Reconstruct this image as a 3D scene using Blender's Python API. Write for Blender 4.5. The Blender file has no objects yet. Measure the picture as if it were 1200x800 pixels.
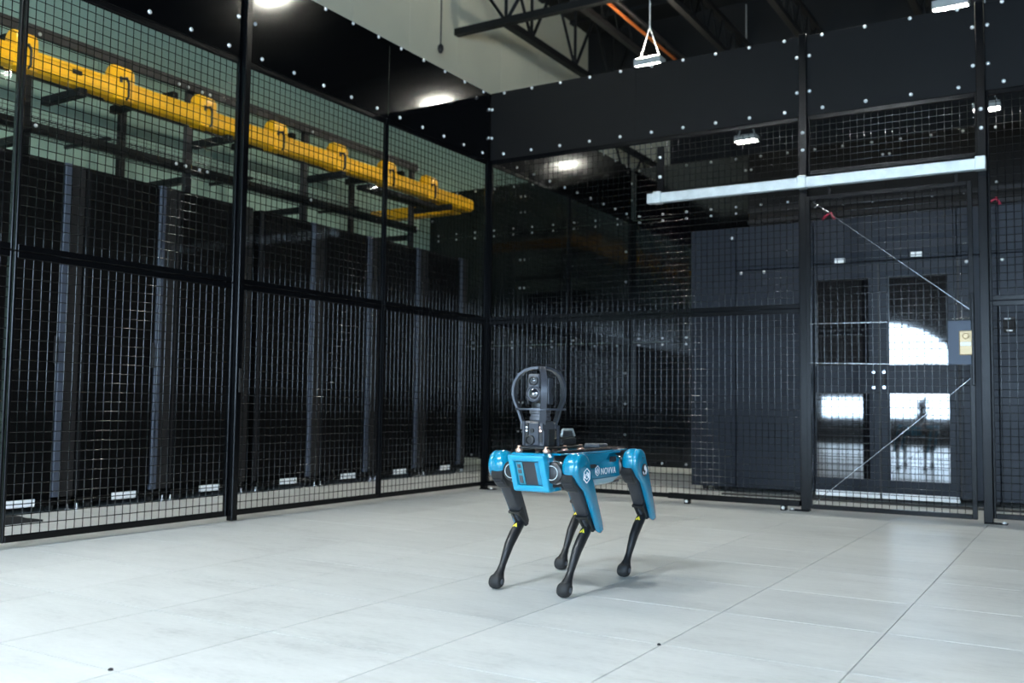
import bpy, bmesh, math, random
from mathutils import Vector, Matrix
random.seed(7)
PI = math.pi
SC = bpy.context.scene
C = SC.collection

# ------------------------------------------------------------------ camera
YAW, PITCH, ROLL = 0.545037, 0.0651468, 0.0131402
cf = Vector((-math.sin(YAW)*math.cos(PITCH), math.cos(YAW)*math.cos(PITCH), math.sin(PITCH)))
cr = Vector((math.cos(YAW), math.sin(YAW), 0))
cu = cr.cross(cf)
cr2 = math.cos(ROLL)*cr + math.sin(ROLL)*cu
cu2 = -math.sin(ROLL)*cr + math.cos(ROLL)*cu
CAM = Vector((4.96094, -7.70660, 0.80467))
cd = bpy.data.cameras.new('camera')
cd.sensor_width = 36.0
cd.lens = 1125.69/1200*36
cd.clip_end = 100
cd.dof.use_dof = True
cd.dof.focus_distance = 4.15
cd.dof.aperture_fstop = 2.8
cam = bpy.data.objects.new('camera', cd)
M = Matrix((cr2, cu2, -cf)).transposed().to_4x4()
M.translation = CAM
cam.matrix_world = M
C.objects.link(cam)
SC.camera = cam

# ------------------------------------------------------------------ world and exposure
w = bpy.data.worlds.new('world'); SC.world = w; w.use_nodes = True
w.node_tree.nodes['Background'].inputs[0].default_value = (0.55, 0.75, 1.0, 1)
w.node_tree.nodes['Background'].inputs[1].default_value = 0.05
SC.view_settings.view_transform = 'Standard'
SC.view_settings.look = 'None'
SC.view_settings.gamma = 1
SC.view_settings.use_curve_mapping = False
SC.view_settings.exposure = 0.15

# lamp grid of the hall (the builder further down makes each fixture and its light)
LAMP_Z = 5.40
#        x, y, strength, cool (1) or warm (0) tube, uplight share (added to brighten the upper wall), place words
LAMPS = [(2.3, -8.5, 5.7, 1, 0, 'over the open floor straight before the robot'), (0.3, -8.5, 3.6, 1, 0, 'added as soft fill over the floor near the tall fence post'),  # second lamp here is added to soften the robot's shadow
         (-0.1, -3.7, 1.1, 0, .4, 'above the fence beside the yellow duct'), (-0.1, 0.05, .8, 0, .4, 'above the corner post of the cage'),
         (-0.1, 4.15, .8, 0, .6, 'before the pale wall beside the square truss'), (-0.1, 8.4, .5, 0, 0, 'in the far dark hall towards the pale wall'),
         (3.0, 0.0, 1.0, 0, 0, 'above the gate in the mesh fence'), (3.65, 4.1, 1.6, 0, 0, 'above the back sheet fence behind the gate'),
         (3.65, 8.4, .9, 0, 0, 'in the far dark hall in line with gate'), (8.1, 0.05, .5, 0, 0, 'beyond the far end of the gate fence'),
         (8.1, 8.2, .6, 0, 0, 'in the far dark hall well beyond gate post')]
LAMP_E = 350.0
LAMP_COL = ((1.0, .985, .87), (.90, .965, 1.0))
DAY_E = 31.0

# ------------------------------------------------------------------ materials
def mat(name, col, rough=.5, metal=0., noise=None, bump=None, emit=None, estr=0., ior=None, coat=0., spec=None):
    m = bpy.data.materials.new(name); m.use_nodes = True
    nt = m.node_tree; b = nt.nodes['Principled BSDF']
    b.inputs['Base Color'].default_value = (*col, 1)
    b.inputs['Roughness'].default_value = rough
    b.inputs['Metallic'].default_value = metal
    if ior: b.inputs['IOR'].default_value = ior
    if coat: b.inputs['Coat Weight'].default_value = coat; b.inputs['Coat Roughness'].default_value = .08
    if spec is not None: b.inputs['Specular IOR Level'].default_value = spec
    if emit:
        b.inputs['Emission Color'].default_value = (*emit, 1); b.inputs['Emission Strength'].default_value = estr
    if noise:                      # (scale, amount) : subtle tone variation
        tc = nt.nodes.new('ShaderNodeTexCoord'); n = nt.nodes.new('ShaderNodeTexNoise')
        n.inputs['Scale'].default_value = noise[0]; n.inputs['Detail'].default_value = 6
        mp = nt.nodes.new('ShaderNodeMapping'); mp.inputs['Scale'].default_value = noise[2] if len(noise) > 2 else (1, 1, 1)
        nt.links.new(tc.outputs['Object'], mp.inputs[0]); nt.links.new(mp.outputs[0], n.inputs['Vector'])
        r = nt.nodes.new('ShaderNodeValToRGB')
        r.color_ramp.elements[0].position = .3; r.color_ramp.elements[1].position = .7
        a = noise[1]
        r.color_ramp.elements[0].color = (*[c*(1-a) for c in col], 1); r.color_ramp.elements[1].color = (*[min(1, c*(1+a)) for c in col], 1)
        nt.links.new(n.outputs['Fac'], r.inputs[0]); nt.links.new(r.outputs[0], b.inputs['Base Color'])
    if bump:
        tc = nt.nodes.new('ShaderNodeTexCoord'); n = nt.nodes.new('ShaderNodeTexNoise')
        n.inputs['Scale'].default_value = bump[0]
        bp = nt.nodes.new('ShaderNodeBump'); bp.inputs['Strength'].default_value = bump[1]; bp.inputs['Distance'].default_value = .01
        nt.links.new(tc.outputs['Object'], n.inputs['Vector']); nt.links.new(n.outputs['Fac'], bp.inputs['Height'])
        nt.links.new(bp.outputs[0], b.inputs['Normal'])
    return m

def tile_material():
    m = bpy.data.materials.new('tile_concrete'); m.use_nodes = True
    nt = m.node_tree; b = nt.nodes['Principled BSDF']
    geo = nt.nodes.new('ShaderNodeNewGeometry'); oi = nt.nodes.new('ShaderNodeObjectInfo')
    def nz(scale, detail, sc, rough=.6):
        mp = nt.nodes.new('ShaderNodeMapping'); mp.inputs['Scale'].default_value = sc
        n = nt.nodes.new('ShaderNodeTexNoise'); n.inputs['Scale'].default_value = scale; n.inputs['Detail'].default_value = detail
        n.inputs['Roughness'].default_value = rough
        nt.links.new(geo.outputs['Position'], mp.inputs[0]); nt.links.new(mp.outputs[0], n.inputs['Vector'])
        return n.outputs['Fac']
    streak = nz(2.2, 9, (1.0, 3.4, 1), .68); blot = nz(.9, 4, (1, 1, 1)); fine = nz(26, 3, (1, 2.2, 1))
    def mix(a, b_, f):
        x = nt.nodes.new('ShaderNodeMix'); x.data_type = 'FLOAT'; x.inputs[0].default_value = f
        nt.links.new(a, x.inputs[2]); nt.links.new(b_, x.inputs[3]); return x.outputs[0]
    v = mix(mix(streak, blot, .35), fine, .22)
    r = nt.nodes.new('ShaderNodeValToRGB'); e = r.color_ramp.elements
    e[0].position = .30; e[0].color = (.355, .365, .36, 1); e[1].position = .68; e[1].color = (.66, .675, .665, 1)
    mid = r.color_ramp.elements.new(.47); mid.color = (.545, .56, .55, 1)
    nt.links.new(v, r.inputs[0])
    # each tile a hair lighter or darker
    mr = nt.nodes.new('ShaderNodeMapRange'); mr.inputs[3].default_value = .95; mr.inputs[4].default_value = 1.04
    nt.links.new(oi.outputs['Random'], mr.inputs[0])
    mu = nt.nodes.new('ShaderNodeMix'); mu.data_type = 'RGBA'; mu.blend_type = 'MULTIPLY'; mu.inputs[0].default_value = 1
    cb = nt.nodes.new('ShaderNodeCombineColor')
    for k in range(3): nt.links.new(mr.outputs[0], cb.inputs[k])
    nt.links.new(r.outputs[0], mu.inputs[6]); nt.links.new(cb.outputs[0], mu.inputs[7]); nt.links.new(mu.outputs[2], b.inputs['Base Color'])
    rr = nt.nodes.new('ShaderNodeMapRange'); rr.inputs[3].default_value = .25; rr.inputs[4].default_value = .42
    nt.links.new(v, rr.inputs[0]); nt.links.new(rr.outputs[0], b.inputs['Roughness'])
    return m

def clear_material():
    m = bpy.data.materials.new('polycarbonate'); m.use_nodes = True
    nt = m.node_tree; nt.nodes.remove(nt.nodes['Principled BSDF'])
    t = nt.nodes.new('ShaderNodeBsdfTransparent'); t.inputs[0].default_value = (.97, .985, .98, 1)
    g = nt.nodes.new('ShaderNodeBsdfGlossy'); g.inputs['Roughness'].default_value = .03
    f = nt.nodes.new('ShaderNodeFresnel'); f.inputs[0].default_value = 1.45
    x = nt.nodes.new('ShaderNodeMixShader')
    geo = nt.nodes.new('ShaderNodeNewGeometry')          # reflect at the outer face only: no false total reflection inside the thin sheet
    inv = nt.nodes.new('ShaderNodeMath'); inv.operation = 'SUBTRACT'; inv.inputs[0].default_value = 1
    mul = nt.nodes.new('ShaderNodeMath'); mul.operation = 'MULTIPLY'
    nt.links.new(geo.outputs['Backfacing'], inv.inputs[1]); nt.links.new(inv.outputs[0], mul.inputs[0]); nt.links.new(f.outputs[0], mul.inputs[1])
    nt.links.new(mul.outputs[0], x.inputs[0]); nt.links.new(t.outputs[0], x.inputs[1]); nt.links.new(g.outputs[0], x.inputs[2])
    nt.links.new(x.outputs[0], nt.nodes['Material Output'].inputs[0])
    return m

MT = {
 'tile': tile_material(),
 'slab': mat('slab', (.05, .05, .05), .9),
 'beige': mat('beige_wall', (.78, .74, .56), .75, noise=(.8, .05)),
 'sage': mat('sage_wall', (.33, .465, .375), .7, noise=(.8, .05)),
 'ceil': mat('dark_deck', (.006, .006, .006), .8),
 'steel': mat('dark_steel', (.012, .012, .012), .6, spec=.2),
 'farwall': mat('charcoal_paint', (.007, .007, .007), .8),
 'rear': mat('grey_paint', (.03, .03, .031), .8),
 'black': mat('black_powder_coat', (.002, .0022, .0027), .22, bump=(400, .02), spec=.2),
 'wire': mat('black_wire_coat', (.0016, .0018, .0022), .075, spec=.5),
 'sheet': mat('black_gloss_sheet', (.0012, .0014, .0018), .10, bump=(1.0, .004)),
 'sheetmatte': mat('black_matte_sheet', (.0022, .0023, .0025), .55, spec=.15),
 'bolt': mat('zinc_bolt', (.80, .82, .82), .35, .6),
 'galv': mat('galvanised', (.50, .54, .54), .42, .45, noise=(14, .12)),
 'clear': clear_material(),
 'rack': mat('rack_black', (.003, .003, .0031), .5, spec=.06),
 'rackdoor': mat('rack_mesh_door', (.0022, .0022, .0024), .55, bump=(600, .2), spec=.06),
 'rackstrip': mat('rack_edge_sheen', (.045, .055, .078), .4),  # daylight sheen on the frame edge put into the colour
 'rackgrey': mat('rack_dark_grey', (.013, .0125, .013), .5, spec=.2),
 'label': mat('white_label', (.78, .80, .82), .6),
 'rubber': mat('black_rubber', (.012, .012, .012), .7),
 'strut': mat('strut_bronze', (.028, .025, .024), .5, spec=.3),
 'strutblack': mat('strut_black', (.006, .006, .006), .5, spec=.2),
 'yellow': mat('yellow_plastic', (.88, .43, .004), .38, noise=(5, .06)),
 'basket': mat('basket_wire', (.05, .05, .05), .4, .5),
 'grey': mat('slate_grey_panel', (.0085, .0115, .0180), .36, noise=(2, .08), spec=.2),
 'greyjoint': mat('joint_dark', (.006, .006, .007), .7),
 'glass': mat('mirror_film_glass', (.004, .004, .005), .035, ior=2.3),
 'white': mat('white_plastic', (.75, .76, .76), .5),
 'gold': mat('brass_plate', (.46, .34, .19), .4, .3),
 'blueplate': mat('blue_steel_plate', (.008, .018, .036), .4, .2),
 'chrome': mat('chrome', (.7, .71, .74), .18, 1.),
 'red': mat('red_cable', (.42, .02, .06), .5),
 'orange': mat('orange_conduit', (.55, .14, .03), .5),
 'rblue': mat('robot_blue', (.0, .17, .285), .24, coat=.6),
 'rblue_lit': mat('robot_blue_lit', (.005, .25, .40), .3, coat=.4),  # brighter copy of the robot blue, light put into the colour
 'rblack': mat('robot_black', (.010, .0105, .0115), .42, noise=(60, .25)),
 'rgrey': mat('robot_charcoal', (.028, .029, .033), .45, noise=(40, .12)),
 'grille': mat('robot_grille', (.018, .018, .02), .6, bump=(900, .6)),
 'guard': mat('guard_grey', (.042, .046, .056), .35, .2),
 'mast': mat('mast_grey', (.058, .061, .070), .42),
 'lens': mat('lens_glass', (.01, .01, .014), .04, ior=1.9),
 'copper': mat('copper_foot', (.80, .50, .38), .3, .7),
 'warn': mat('warning_yellow', (.85, .72, .05), .5),
 'ink': mat('black_ink', (.01, .01, .01), .6),
 'decal': mat('white_decal', (.80, .83, .84), .5),
 'sensor': mat('sensor_teal', (.03, .20, .26), .3),
 'led': mat('indicator_led', (.9, .6, .5), .4, emit=(1, .72, .6), estr=2.2),
 'lampbody': mat('lamp_housing', (.55, .56, .53), .5),
 'window': mat('daylight_pane', (.8, .85, .9), .5, emit=(.56, .77, 1.0), estr=DAY_E),
}
def lampmat(k, cool=0):
    n = 'lamp_diffuser_%.2f_%d' % (k, cool)
    if n not in bpy.data.materials:
        mat(n, (.9, .9, .9), .5, emit=LAMP_COL[cool], estr=LAMP_E*k)
    return bpy.data.materials[n]

# ------------------------------------------------------------------ mesh helpers
class MB:
    def __init__(s): s.bm = bmesh.new()
    def box(s, c, d, bev=0., rot=None, seg=1):
        vs = bmesh.ops.create_cube(s.bm, size=1)['verts']
        bmesh.ops.scale(s.bm, vec=d, verts=vs)
        if bev:
            es = list({e for v in vs for e in v.link_edges})
            r = bmesh.ops.bevel(s.bm, geom=es, offset=bev, segments=seg, affect='EDGES', profile=.5)
            vs = list({v for f in r['faces'] for v in f.verts} | {v for v in vs if v.is_valid})
        if rot is not None: bmesh.ops.rotate(s.bm, cent=(0, 0, 0), matrix=rot, verts=vs)
        bmesh.ops.translate(s.bm, vec=c, verts=vs); return s
    def bx(s, x0, x1, y0, y1, z0, z1, bev=0.):
        return s.box(((x0+x1)/2, (y0+y1)/2, (z0+z1)/2), (abs(x1-x0), abs(y1-y0), abs(z1-z0)), bev)
    def rings(s, rings, close=True):
        R = [[s.bm.verts.new(p) for p in r] for r in rings]
        n = len(R[0])
        for a, b in zip(R, R[1:]):
            for i in range(n):
                s.bm.faces.new((a[i], a[(i+1) % n], b[(i+1) % n], b[i]))
        if close:
            s.bm.faces.new(list(reversed(R[0]))); s.bm.faces.new(R[-1])
        return s
    def cyl(s, p0, p1, r, seg=8, r2=None, close=True):
        p0, p1 = Vector(p0), Vector(p1); d = (p1-p0).normalized()
        a = d.orthogonal().normalized(); b = d.cross(a)
        def rg(p, q): return [p+(a*math.cos(2*PI*i/seg)+b*math.sin(2*PI*i/seg))*q for i in range(seg)]
        return s.rings([rg(p0, r), rg(p1, r if r2 is None else r2)], close)
    def tube(s, pts, rad, seg=10):
        pts = [Vector(p) for p in pts]; n = len(pts)
        if not hasattr(rad, '__len__'): rad = [rad]*n
        rs = []; up = None
        for i, p in enumerate(pts):
            t = (pts[min(i+1, n-1)]-pts[max(i-1, 0)]).normalized()
            if up is None: up = t.orthogonal().normalized()
            a = (up-t*up.dot(t)).normalized(); up = a; b = t.cross(a)
            ra = rad[i] if hasattr(rad[i], '__len__') else (rad[i], rad[i])
            rs.append([p+a*math.cos(2*PI*k/seg)*ra[0]+b*math.sin(2*PI*k/seg)*ra[1] for k in range(seg)])
        return s.rings(rs)
    def band(s, pts, w, t, nrm):
        """flat strip along pts; w across wdir, t along nrm(i)"""
        rs = []
        for i, p in enumerate(pts):
            p = Vector(p); n = Vector(nrm[i]).normalized(); tg = (Vector(pts[min(i+1, len(pts)-1)])-Vector(pts[max(i-1, 0)])).normalized()
            c = tg.cross(n).normalized()
            rs.append([p+c*w/2+n*t/2, p-c*w/2+n*t/2, p-c*w/2-n*t/2, p+c*w/2-n*t/2])
        return s.rings(rs)
    def prism(s, poly, axis, a, b, bev=0., seg=2):
        """poly in the other two axes (cyclic order x,y,z), extruded along axis from a to b"""
        def P(u, v, w):
            return {0: (w, u, v), 1: (u, w, v), 2: (u, v, w)}[axis]
        v0 = [s.bm.verts.new(P(u, v, a)) for u, v in poly]; v1 = [s.bm.verts.new(P(u, v, b)) for u, v in poly]
        n = len(poly); fs = [s.bm.faces.new(v0), s.bm.faces.new(list(reversed(v1)))]
        for i in range(n): fs.append(s.bm.faces.new((v0[i], v1[i], v1[(i+1) % n], v0[(i+1) % n])))
        bmesh.ops.recalc_face_normals(s.bm, faces=fs)
        if bev:
            es = list({e for f in fs[:2] for e in f.edges})
            bmesh.ops.bevel(s.bm, geom=es, offset=bev, segments=seg, affect='EDGES', profile=.5)
        return s
    def lathe(s, prof, c, axis=2, seg=24):
        rs = []
        for r, h in prof:
            ring = []
            for i in range(seg):
                u, v = r*math.cos(2*PI*i/seg), r*math.sin(2*PI*i/seg)
                d = {2: (u, v, h), 1: (u, h, v), 0: (h, u, v)}[axis]
                ring.append((c[0]+d[0], c[1]+d[1], c[2]+d[2]))
            rs.append(ring)
        return s.rings(rs)
    def ball(s, c, r, u=16, v=10):
        vs = bmesh.ops.create_uvsphere(s.bm, u_segments=u, v_segments=v, radius=1)['verts']
        bmesh.ops.scale(s.bm, vec=r if hasattr(r, '__len__') else (r, r, r), verts=vs)
        bmesh.ops.translate(s.bm, vec=c, verts=vs); return s
    def mesh(s, name, m, smooth=False):
        bmesh.ops.recalc_face_normals(s.bm, faces=s.bm.faces[:])
        me = bpy.data.meshes.new(name); s.bm.to_mesh(me); s.bm.free()
        me.materials.append(MT[m] if isinstance(m, str) else m)
        if smooth:
            for p in me.polygons: p.use_smooth = True
            if smooth != 'all': me.set_sharp_from_angle(angle=math.radians(38))
        return me
    def build(s, name, m, parent=None, smooth=False, loc=None):
        return put(name, s.mesh(name, m, smooth), parent, loc)
def put(name, me, parent=None, loc=None):
    o = bpy.data.objects.new(name, me); C.objects.link(o)
    if parent is not None: o.parent = parent
    if loc is not None: o.location = loc
    return o
def tag(o, label=None, cat=None, group=None, kind=None):
    if label: o['label'] = label
    if cat: o['category'] = cat
    if group: o['group'] = group
    if kind: o['kind'] = kind
    return o
def thing(name, label, cat, loc=(0, 0, 0), group=None):
    o = bpy.data.objects.new(name, None); C.objects.link(o); o.location = loc; o.empty_display_size = .2
    return tag(o, label, cat, group)
def copy_tree(o, parent=None):
    c = o.copy(); C.objects.link(c); c.parent = parent
    for ch in list(o.children): copy_tree(ch, c)
    return c
def rotx(a): return Matrix.Rotation(a, 3, 'X')
def roty(a): return Matrix.Rotation(a, 3, 'Y')
def rotz(a): return Matrix.Rotation(a, 3, 'Z')

# ================================================================== the hall
WX, YF, YR, XR, ZR = -3.2, 12.6, -13.0, 11.0, 7.9
T = .6096
TX0, TY0 = 4.299, -5.826
fl = MB().bx(WX-.2, XR+.2, YR-.2, YF+.2, -.12, -.022).build('floor', 'slab'); tag(fl, kind='structure')
tile = MB().box((0, 0, -.011), (T-.0042, T-.0042, .0216)).mesh('floor_tile', 'tile')
rest = MB()
ix0, ix1 = math.floor((WX-TX0)/T), math.ceil((XR-TX0)/T)
iy0, iy1 = math.floor((YR-TY0)/T), math.ceil((YF-TY0)/T)
for i in range(ix0, ix1):
    for j in range(iy0, iy1):
        x, y = TX0+(i+.5)*T, TY0+(j+.5)*T
        if -.5 < x < 5.6 and -6.6 < y < 1.6:
            put('floor_tile', tile, fl, (x, y, 0))
        else:
            a = max(x-T/2+.0015, WX); b = min(x+T/2-.0015, XR); c = max(y-T/2+.0015, YR); d = min(y+T/2-.0015, YF)
            if b-a > .01 and d-c > .01: rest.bx(a, b, c, d, -.0218, -.0002)
tag(rest.build('floor_tile', 'tile', fl), kind='stuff')

wl = MB().bx(WX-.25, WX-.015, YR, YF, 0, ZR).build('wall_left', 'slab'); tag(wl, kind='structure')
y = YR
while y < YF-.01:
    e = min(y+1.22, YF)
    MB().bx(WX-.015, WX, y+.003, e-.003, 0, 5.2, .002).build('wall_panel', 'sage', wl)  # lower panels sage, upper panels beige
    MB().bx(WX-.015, WX, y+.003, e-.003, 5.204, ZR, .002).build('wall_panel', 'beige', wl); y = e
tag(MB().bx(WX, XR, YF, YF+.2, 0, ZR).build('wall_back', 'farwall'), kind='structure')
tag(MB().bx(XR, XR+.2, YR, YF, 0, ZR).build('wall_right', 'rear'), kind='structure')
rw = MB().bx(WX, XR, YR-.2, YR-.04, 0, ZR).build('wall_front', 'rear'); tag(rw, kind='structure')
ce = MB().bx(WX-.2, XR+.2, YR-.2, YF+.2, ZR, ZR+.15).build('ceiling', 'ceil'); tag(ce, kind='structure')
# ribs of the roof deck
for k in range(22):
    MB().bx(WX, XR, YR+.6+k*1.18, YR+.75+k*1.18, ZR-.06, ZR).build('deck_rib', 'ceil', ce)
# tall dark beam across the hall
tag(MB().bx(WX, XR, 8.42, 8.6, 6.75, ZR, .01).build('trim_1', 'farwall'), kind='structure')
# arched daylight window behind the photographer
poly = [(-.5, .62), (2.6, .62)]
for k in range(13):
    a = PI*.5*k/12
    poly.append((.85+1.75*math.cos(a), 1.2+1.55*math.sin(a)))
poly += [(.80, 1.05), (-.5, 1.05)]
wn = MB().prism(poly, 1, YR-.04, YR-.01).build('window_1', 'window'); tag(wn, kind='structure')
wn = MB().bx(4.2, 10.4, YR-.04, YR-.01, 1.0, 3.2).build('window_fill', 'window'); tag(wn, kind='structure')  # second daylight pane, added for cool fill and glints on the wires

# open web joists
def truss(name, label, p0, p1, depth, pitch, group):
    p0, p1 = Vector(p0), Vector(p1); L = (p1-p0).length; d = (p1-p0)/L
    t = thing(name, label, 'roof truss', tuple(p0), group)
    along = abs(d.x) > .5
    def bar(a, b, z0, z1):
        m = MB()
        if along: m.bx(a, b, -.055, .055, z0, z1)
        else: m.bx(-.055, .055, a, b, z0, z1)
        return m
    bar(0, L, 0, .10).build('bottom_chord', 'steel', t)
    bar(0, L, depth-.09, depth).build('top_chord', 'steel', t)
    n = max(2, int(L/pitch))
    for k in range(n):
        a, b = L*k/n, L*(k+1)/n; mid = (a+b)/2
        for (s, e) in (((a, depth-.05), (mid, .05)), ((mid, .05), (b, depth-.05)), ((mid, .05), (mid, depth-.05))):
            if along: MB().cyl((s[0], 0, s[1]), (e[0], 0, e[1]), .026, 6).build('web_bar', 'steel', t)
            else: MB().cyl((0, s[0], s[1]), (0, e[0], e[1]), .026, 6).build('web_bar', 'steel', t)
    return t
truss('roof_truss', 'dark steel truss running square to the pale wall, its end bearing on it', (WX, 4.0, 6.36), (XR, 4.0, 6.36), 1.35, 1.6, None)
truss('roof_truss', 'dark steel truss running along the pale wall with fanned web bars', (-2.33, 4.06, 6.36), (-2.33, 8.4, 6.36), 1.25, 1.35, None)
truss('roof_truss', 'dark steel truss hung low beyond the tall dark beam near the pale wall', (-2.75, 8.7, 4.95), (-2.75, 12.5, 4.95), .9, 1.0, None)
for k, x in enumerate((-1.24, -.02, 1.2, 2.9)):
    j = thing('ceiling_joist', ['dark ceiling joist between the wall truss and the orange conduit', 'dark ceiling joist next to the grey conduit', 'dark ceiling joist second beyond the grey conduit', 'dark ceiling joist third beyond the grey conduit'][k], 'joist', (x, 4.06, 6.5), 'joists under the roof deck')
    MB().bx(-.045, .045, 0, 4.3, 0, .08).build('bottom_chord', 'strut', j)
    MB().bx(-.045, .045, 0, 4.3, .5, .57).build('top_chord', 'strut', j)
    for q in range(8):
        MB().cyl((0, q*.52, .04), (0, q*.52+.26, .54), .014, 5).build('web_bar', 'steel', j)
        MB().cyl((0, q*.52+.26, .54), (0, q*.52+.52, .04), .014, 5).build('web_bar', 'steel', j)
tag(MB().cyl((-.82, 4.08, 6.5), (-.82, 8.4, 6.5), .026, 10).build('conduit', 'orange', smooth=True), 'orange sprinkler conduit running beneath the dark roof deck', 'conduit')
tag(MB().cyl((-.68, 4.08, 6.5), (-.68, 8.4, 6.5), .03, 10).build('conduit', 'strut', smooth=True), 'grey conduit running beside the orange one beneath the roof deck', 'conduit')
pc = thing('pull_cord', 'thin cord with a small plug hanging in front of the pale wall', 'cord', (-3.0, 3.33, 5.9))
MB().cyl((0, 0, .05), (0, 0, 2.0), .009, 6).build('cord', 'strut', pc)
MB().lathe([(.015, .08), (.04, .05), (.045, 0), (.025, -.05)], (0, 0, 0), seg=10).build('plug', 'strut', pc, True)

# lamps: housing with skirt, glowing diffuser, hanging cables
def lamp(x, y, k, cool, up, where):
    t = thing('pendant_lamp', 'white box pendant lamp %s' % where, 'lamp', (x, y, LAMP_Z), 'pendant lamps of the hall')
    W, L = .19, .105
    h = MB().bx(-W, W, -L, L, .07, .10, .006)
    h.bx(-W, -W+.012, -L, L, 0, .07).bx(W-.012, W, -L, L, 0, .07).bx(-W+.012, W-.012, -L, -L+.012, 0, .07).bx(-W+.012, W-.012, L-.012, L, 0, .07)
    h.build('housing', 'lampbody', t)
    MB().bx(-W+.014, W-.014, -L+.014, L-.014, .03, .045).build('diffuser', lampmat(k, cool), t)
    if up: MB().bx(-W+.03, W-.03, -L+.03, L-.03, .1005, .112).build('fill_uplight', lampmat(up, cool), t)  # glowing top plate added to brighten the upper wall
    for sx in (-.15, .15):
        MB().cyl((sx, 0, .1), (0, 0, .55), .008, 5).build('cable', 'lampbody', t)
    MB().cyl((0, 0, .55), (0, 0, ZR-LAMP_Z-.06), .010, 5).build('cable', 'lampbody', t)
for a in LAMPS: lamp(*a)

# ================================================================== cage fences
ZB0, ZB1, ZM, ZS, ZT = .036, .074, 1.595, 3.142, 3.80
bolt_x = MB().lathe([(.0145, 0), (.0145, .006), (.010, .011), (.004, .013)], (0, 0, 0), 0, 10).mesh('bolt', 'bolt', 'all')     # axis +x
bolt_y = MB().lathe([(.0145, 0), (.0145, -.006), (.010, -.011), (.004, -.013)], (0, 0, 0), 1, 10).mesh('bolt', 'bolt', 'all')  # axis -y
bolt_z = MB().lathe([(.016, 0), (.016, .008), (.010, .016), (.004, .017)], (0, 0, 0), 2, 10).mesh('bolt', 'bolt', 'all')
def P3(axis, u, off, z):
    return (off, u, z) if axis == 'x' else (u, off, z)
def wires(axis, a0, a1, z0, z1, off=0., r=.0026, pv=.0515, ph=.0545):
    m = MB(); n = max(1, round((a1-a0)/pv)); s = 1 if axis == 'x' else -1
    for k in range(1, n):
        u = a0+(a1-a0)*k/n
        m.cyl(P3(axis, u, off, z0), P3(axis, u, off, z1), r, 8, None, False)   # ends sit inside the frame
    n = max(1, round((z1-z0)/ph))
    for k in range(1, n):
        z = z0+(z1-z0)*k/n
        m.cyl(P3(axis, a0, off+s*2*r, z), P3(axis, a1, off+s*2*r, z), r, 8, None, False)
    return m
def mesh_panel(fence, axis, a0, a1, z0, z1, clear=False):
    fv, fh, d = .008, .036, .030
    m = MB()
    def bar(u0, u1, w0, w1):
        if axis == 'x': m.bx(-d/2, d/2, u0, u1, w0, w1, .003)
        else: m.bx(u0, u1, -d/2, d/2, w0, w1, .003)
    bar(a0, a0+2*fv, z0, z1); bar(a1-2*fv, a1, z0, z1)
    bar(a0+2*fv, a1-2*fv, z0, z0+fh); bar(a0+2*fv, a1-2*fv, z1-fh, z1)
    p = m.build('mesh_panel', 'black', fence)
    wm = wires(axis, a0+2*fv-.004, a1-2*fv+.004, z0+fh-.004, z1-fh+.004).build('wire_mesh', 'wire', p, 'all')
    tag(wm, kind='stuff')
    if clear:
        q = MB()
        if axis == 'x': q.bx(-.026, -.022, a0+.01, a1-.01, z0+.01, z1-.01)
        else: q.bx(a0+.01, a1-.01, .022, .026, z0+.01, z1-.01)
        q.build('clear_sheet', 'clear', p)
    return p
def sheet(fence, axis, a0, a1, z0, z1, off, us, zs=(), rows=None, m_='sheet'):
    """solid black sheet with bolts along its bottom and top edges and up its ends"""
    m = MB()
    s = 1 if axis == 'x' else -1
    if axis == 'x': m.bx(off-.002, off+.002, a0, a1, z0, z1, .001)
    else: m.bx(a0, a1, off-.002, off+.002, z0, z1, .001)
    p = m.build('sheet_panel', m_, fence)
    # folded edge behind the sheet
    q = MB(); bo = off-s*.012
    if axis == 'x': q.bx(bo-.01, bo+.01, a0, a1, z0, z0+.03).bx(bo-.01, bo+.01, a0, a1, z1-.03, z1)
    else: q.bx(a0, a1, bo-.01, bo+.01, z0, z0+.03).bx(a0, a1, bo-.01, bo+.01, z1-.03, z1)
    q.build('backing_rail', 'black', p)
    bm_ = bolt_x if axis == 'x' else bolt_y
    for u in us:
        for z in (rows or (z0+.05, z1-.015)): put('bolt', bm_, p, P3(axis, u, off+s*.002, z))
    for (u, z) in zs: put('bolt', bm_, p, P3(axis, u, off+s*.002, z))
    return p
def post(fence, x, y, z1, w=.058, feet=(1, 0), plate=True):
    p = MB().bx(x-w/2, x+w/2, y-w/2, y+w/2, .008, z1, .004).build('post', 'black', fence)
    if plate:
        fx, fy = feet
        c = (x+fx*.045, y+fy*.045)
        MB().box((c[0], c[1], .004), (.15 if fx else .085, .15 if fy else .085, .008), .002).build('base_plate', 'black', p)
        for s in ((1, -1) if fx or fy else (1,)):
            put('bolt', bolt_z, p, (c[0]+(fx*s*.055 if fx else -.03*s), c[1]+(fy*s*.055 if fy else -.03*s), .008))
    return p

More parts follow.
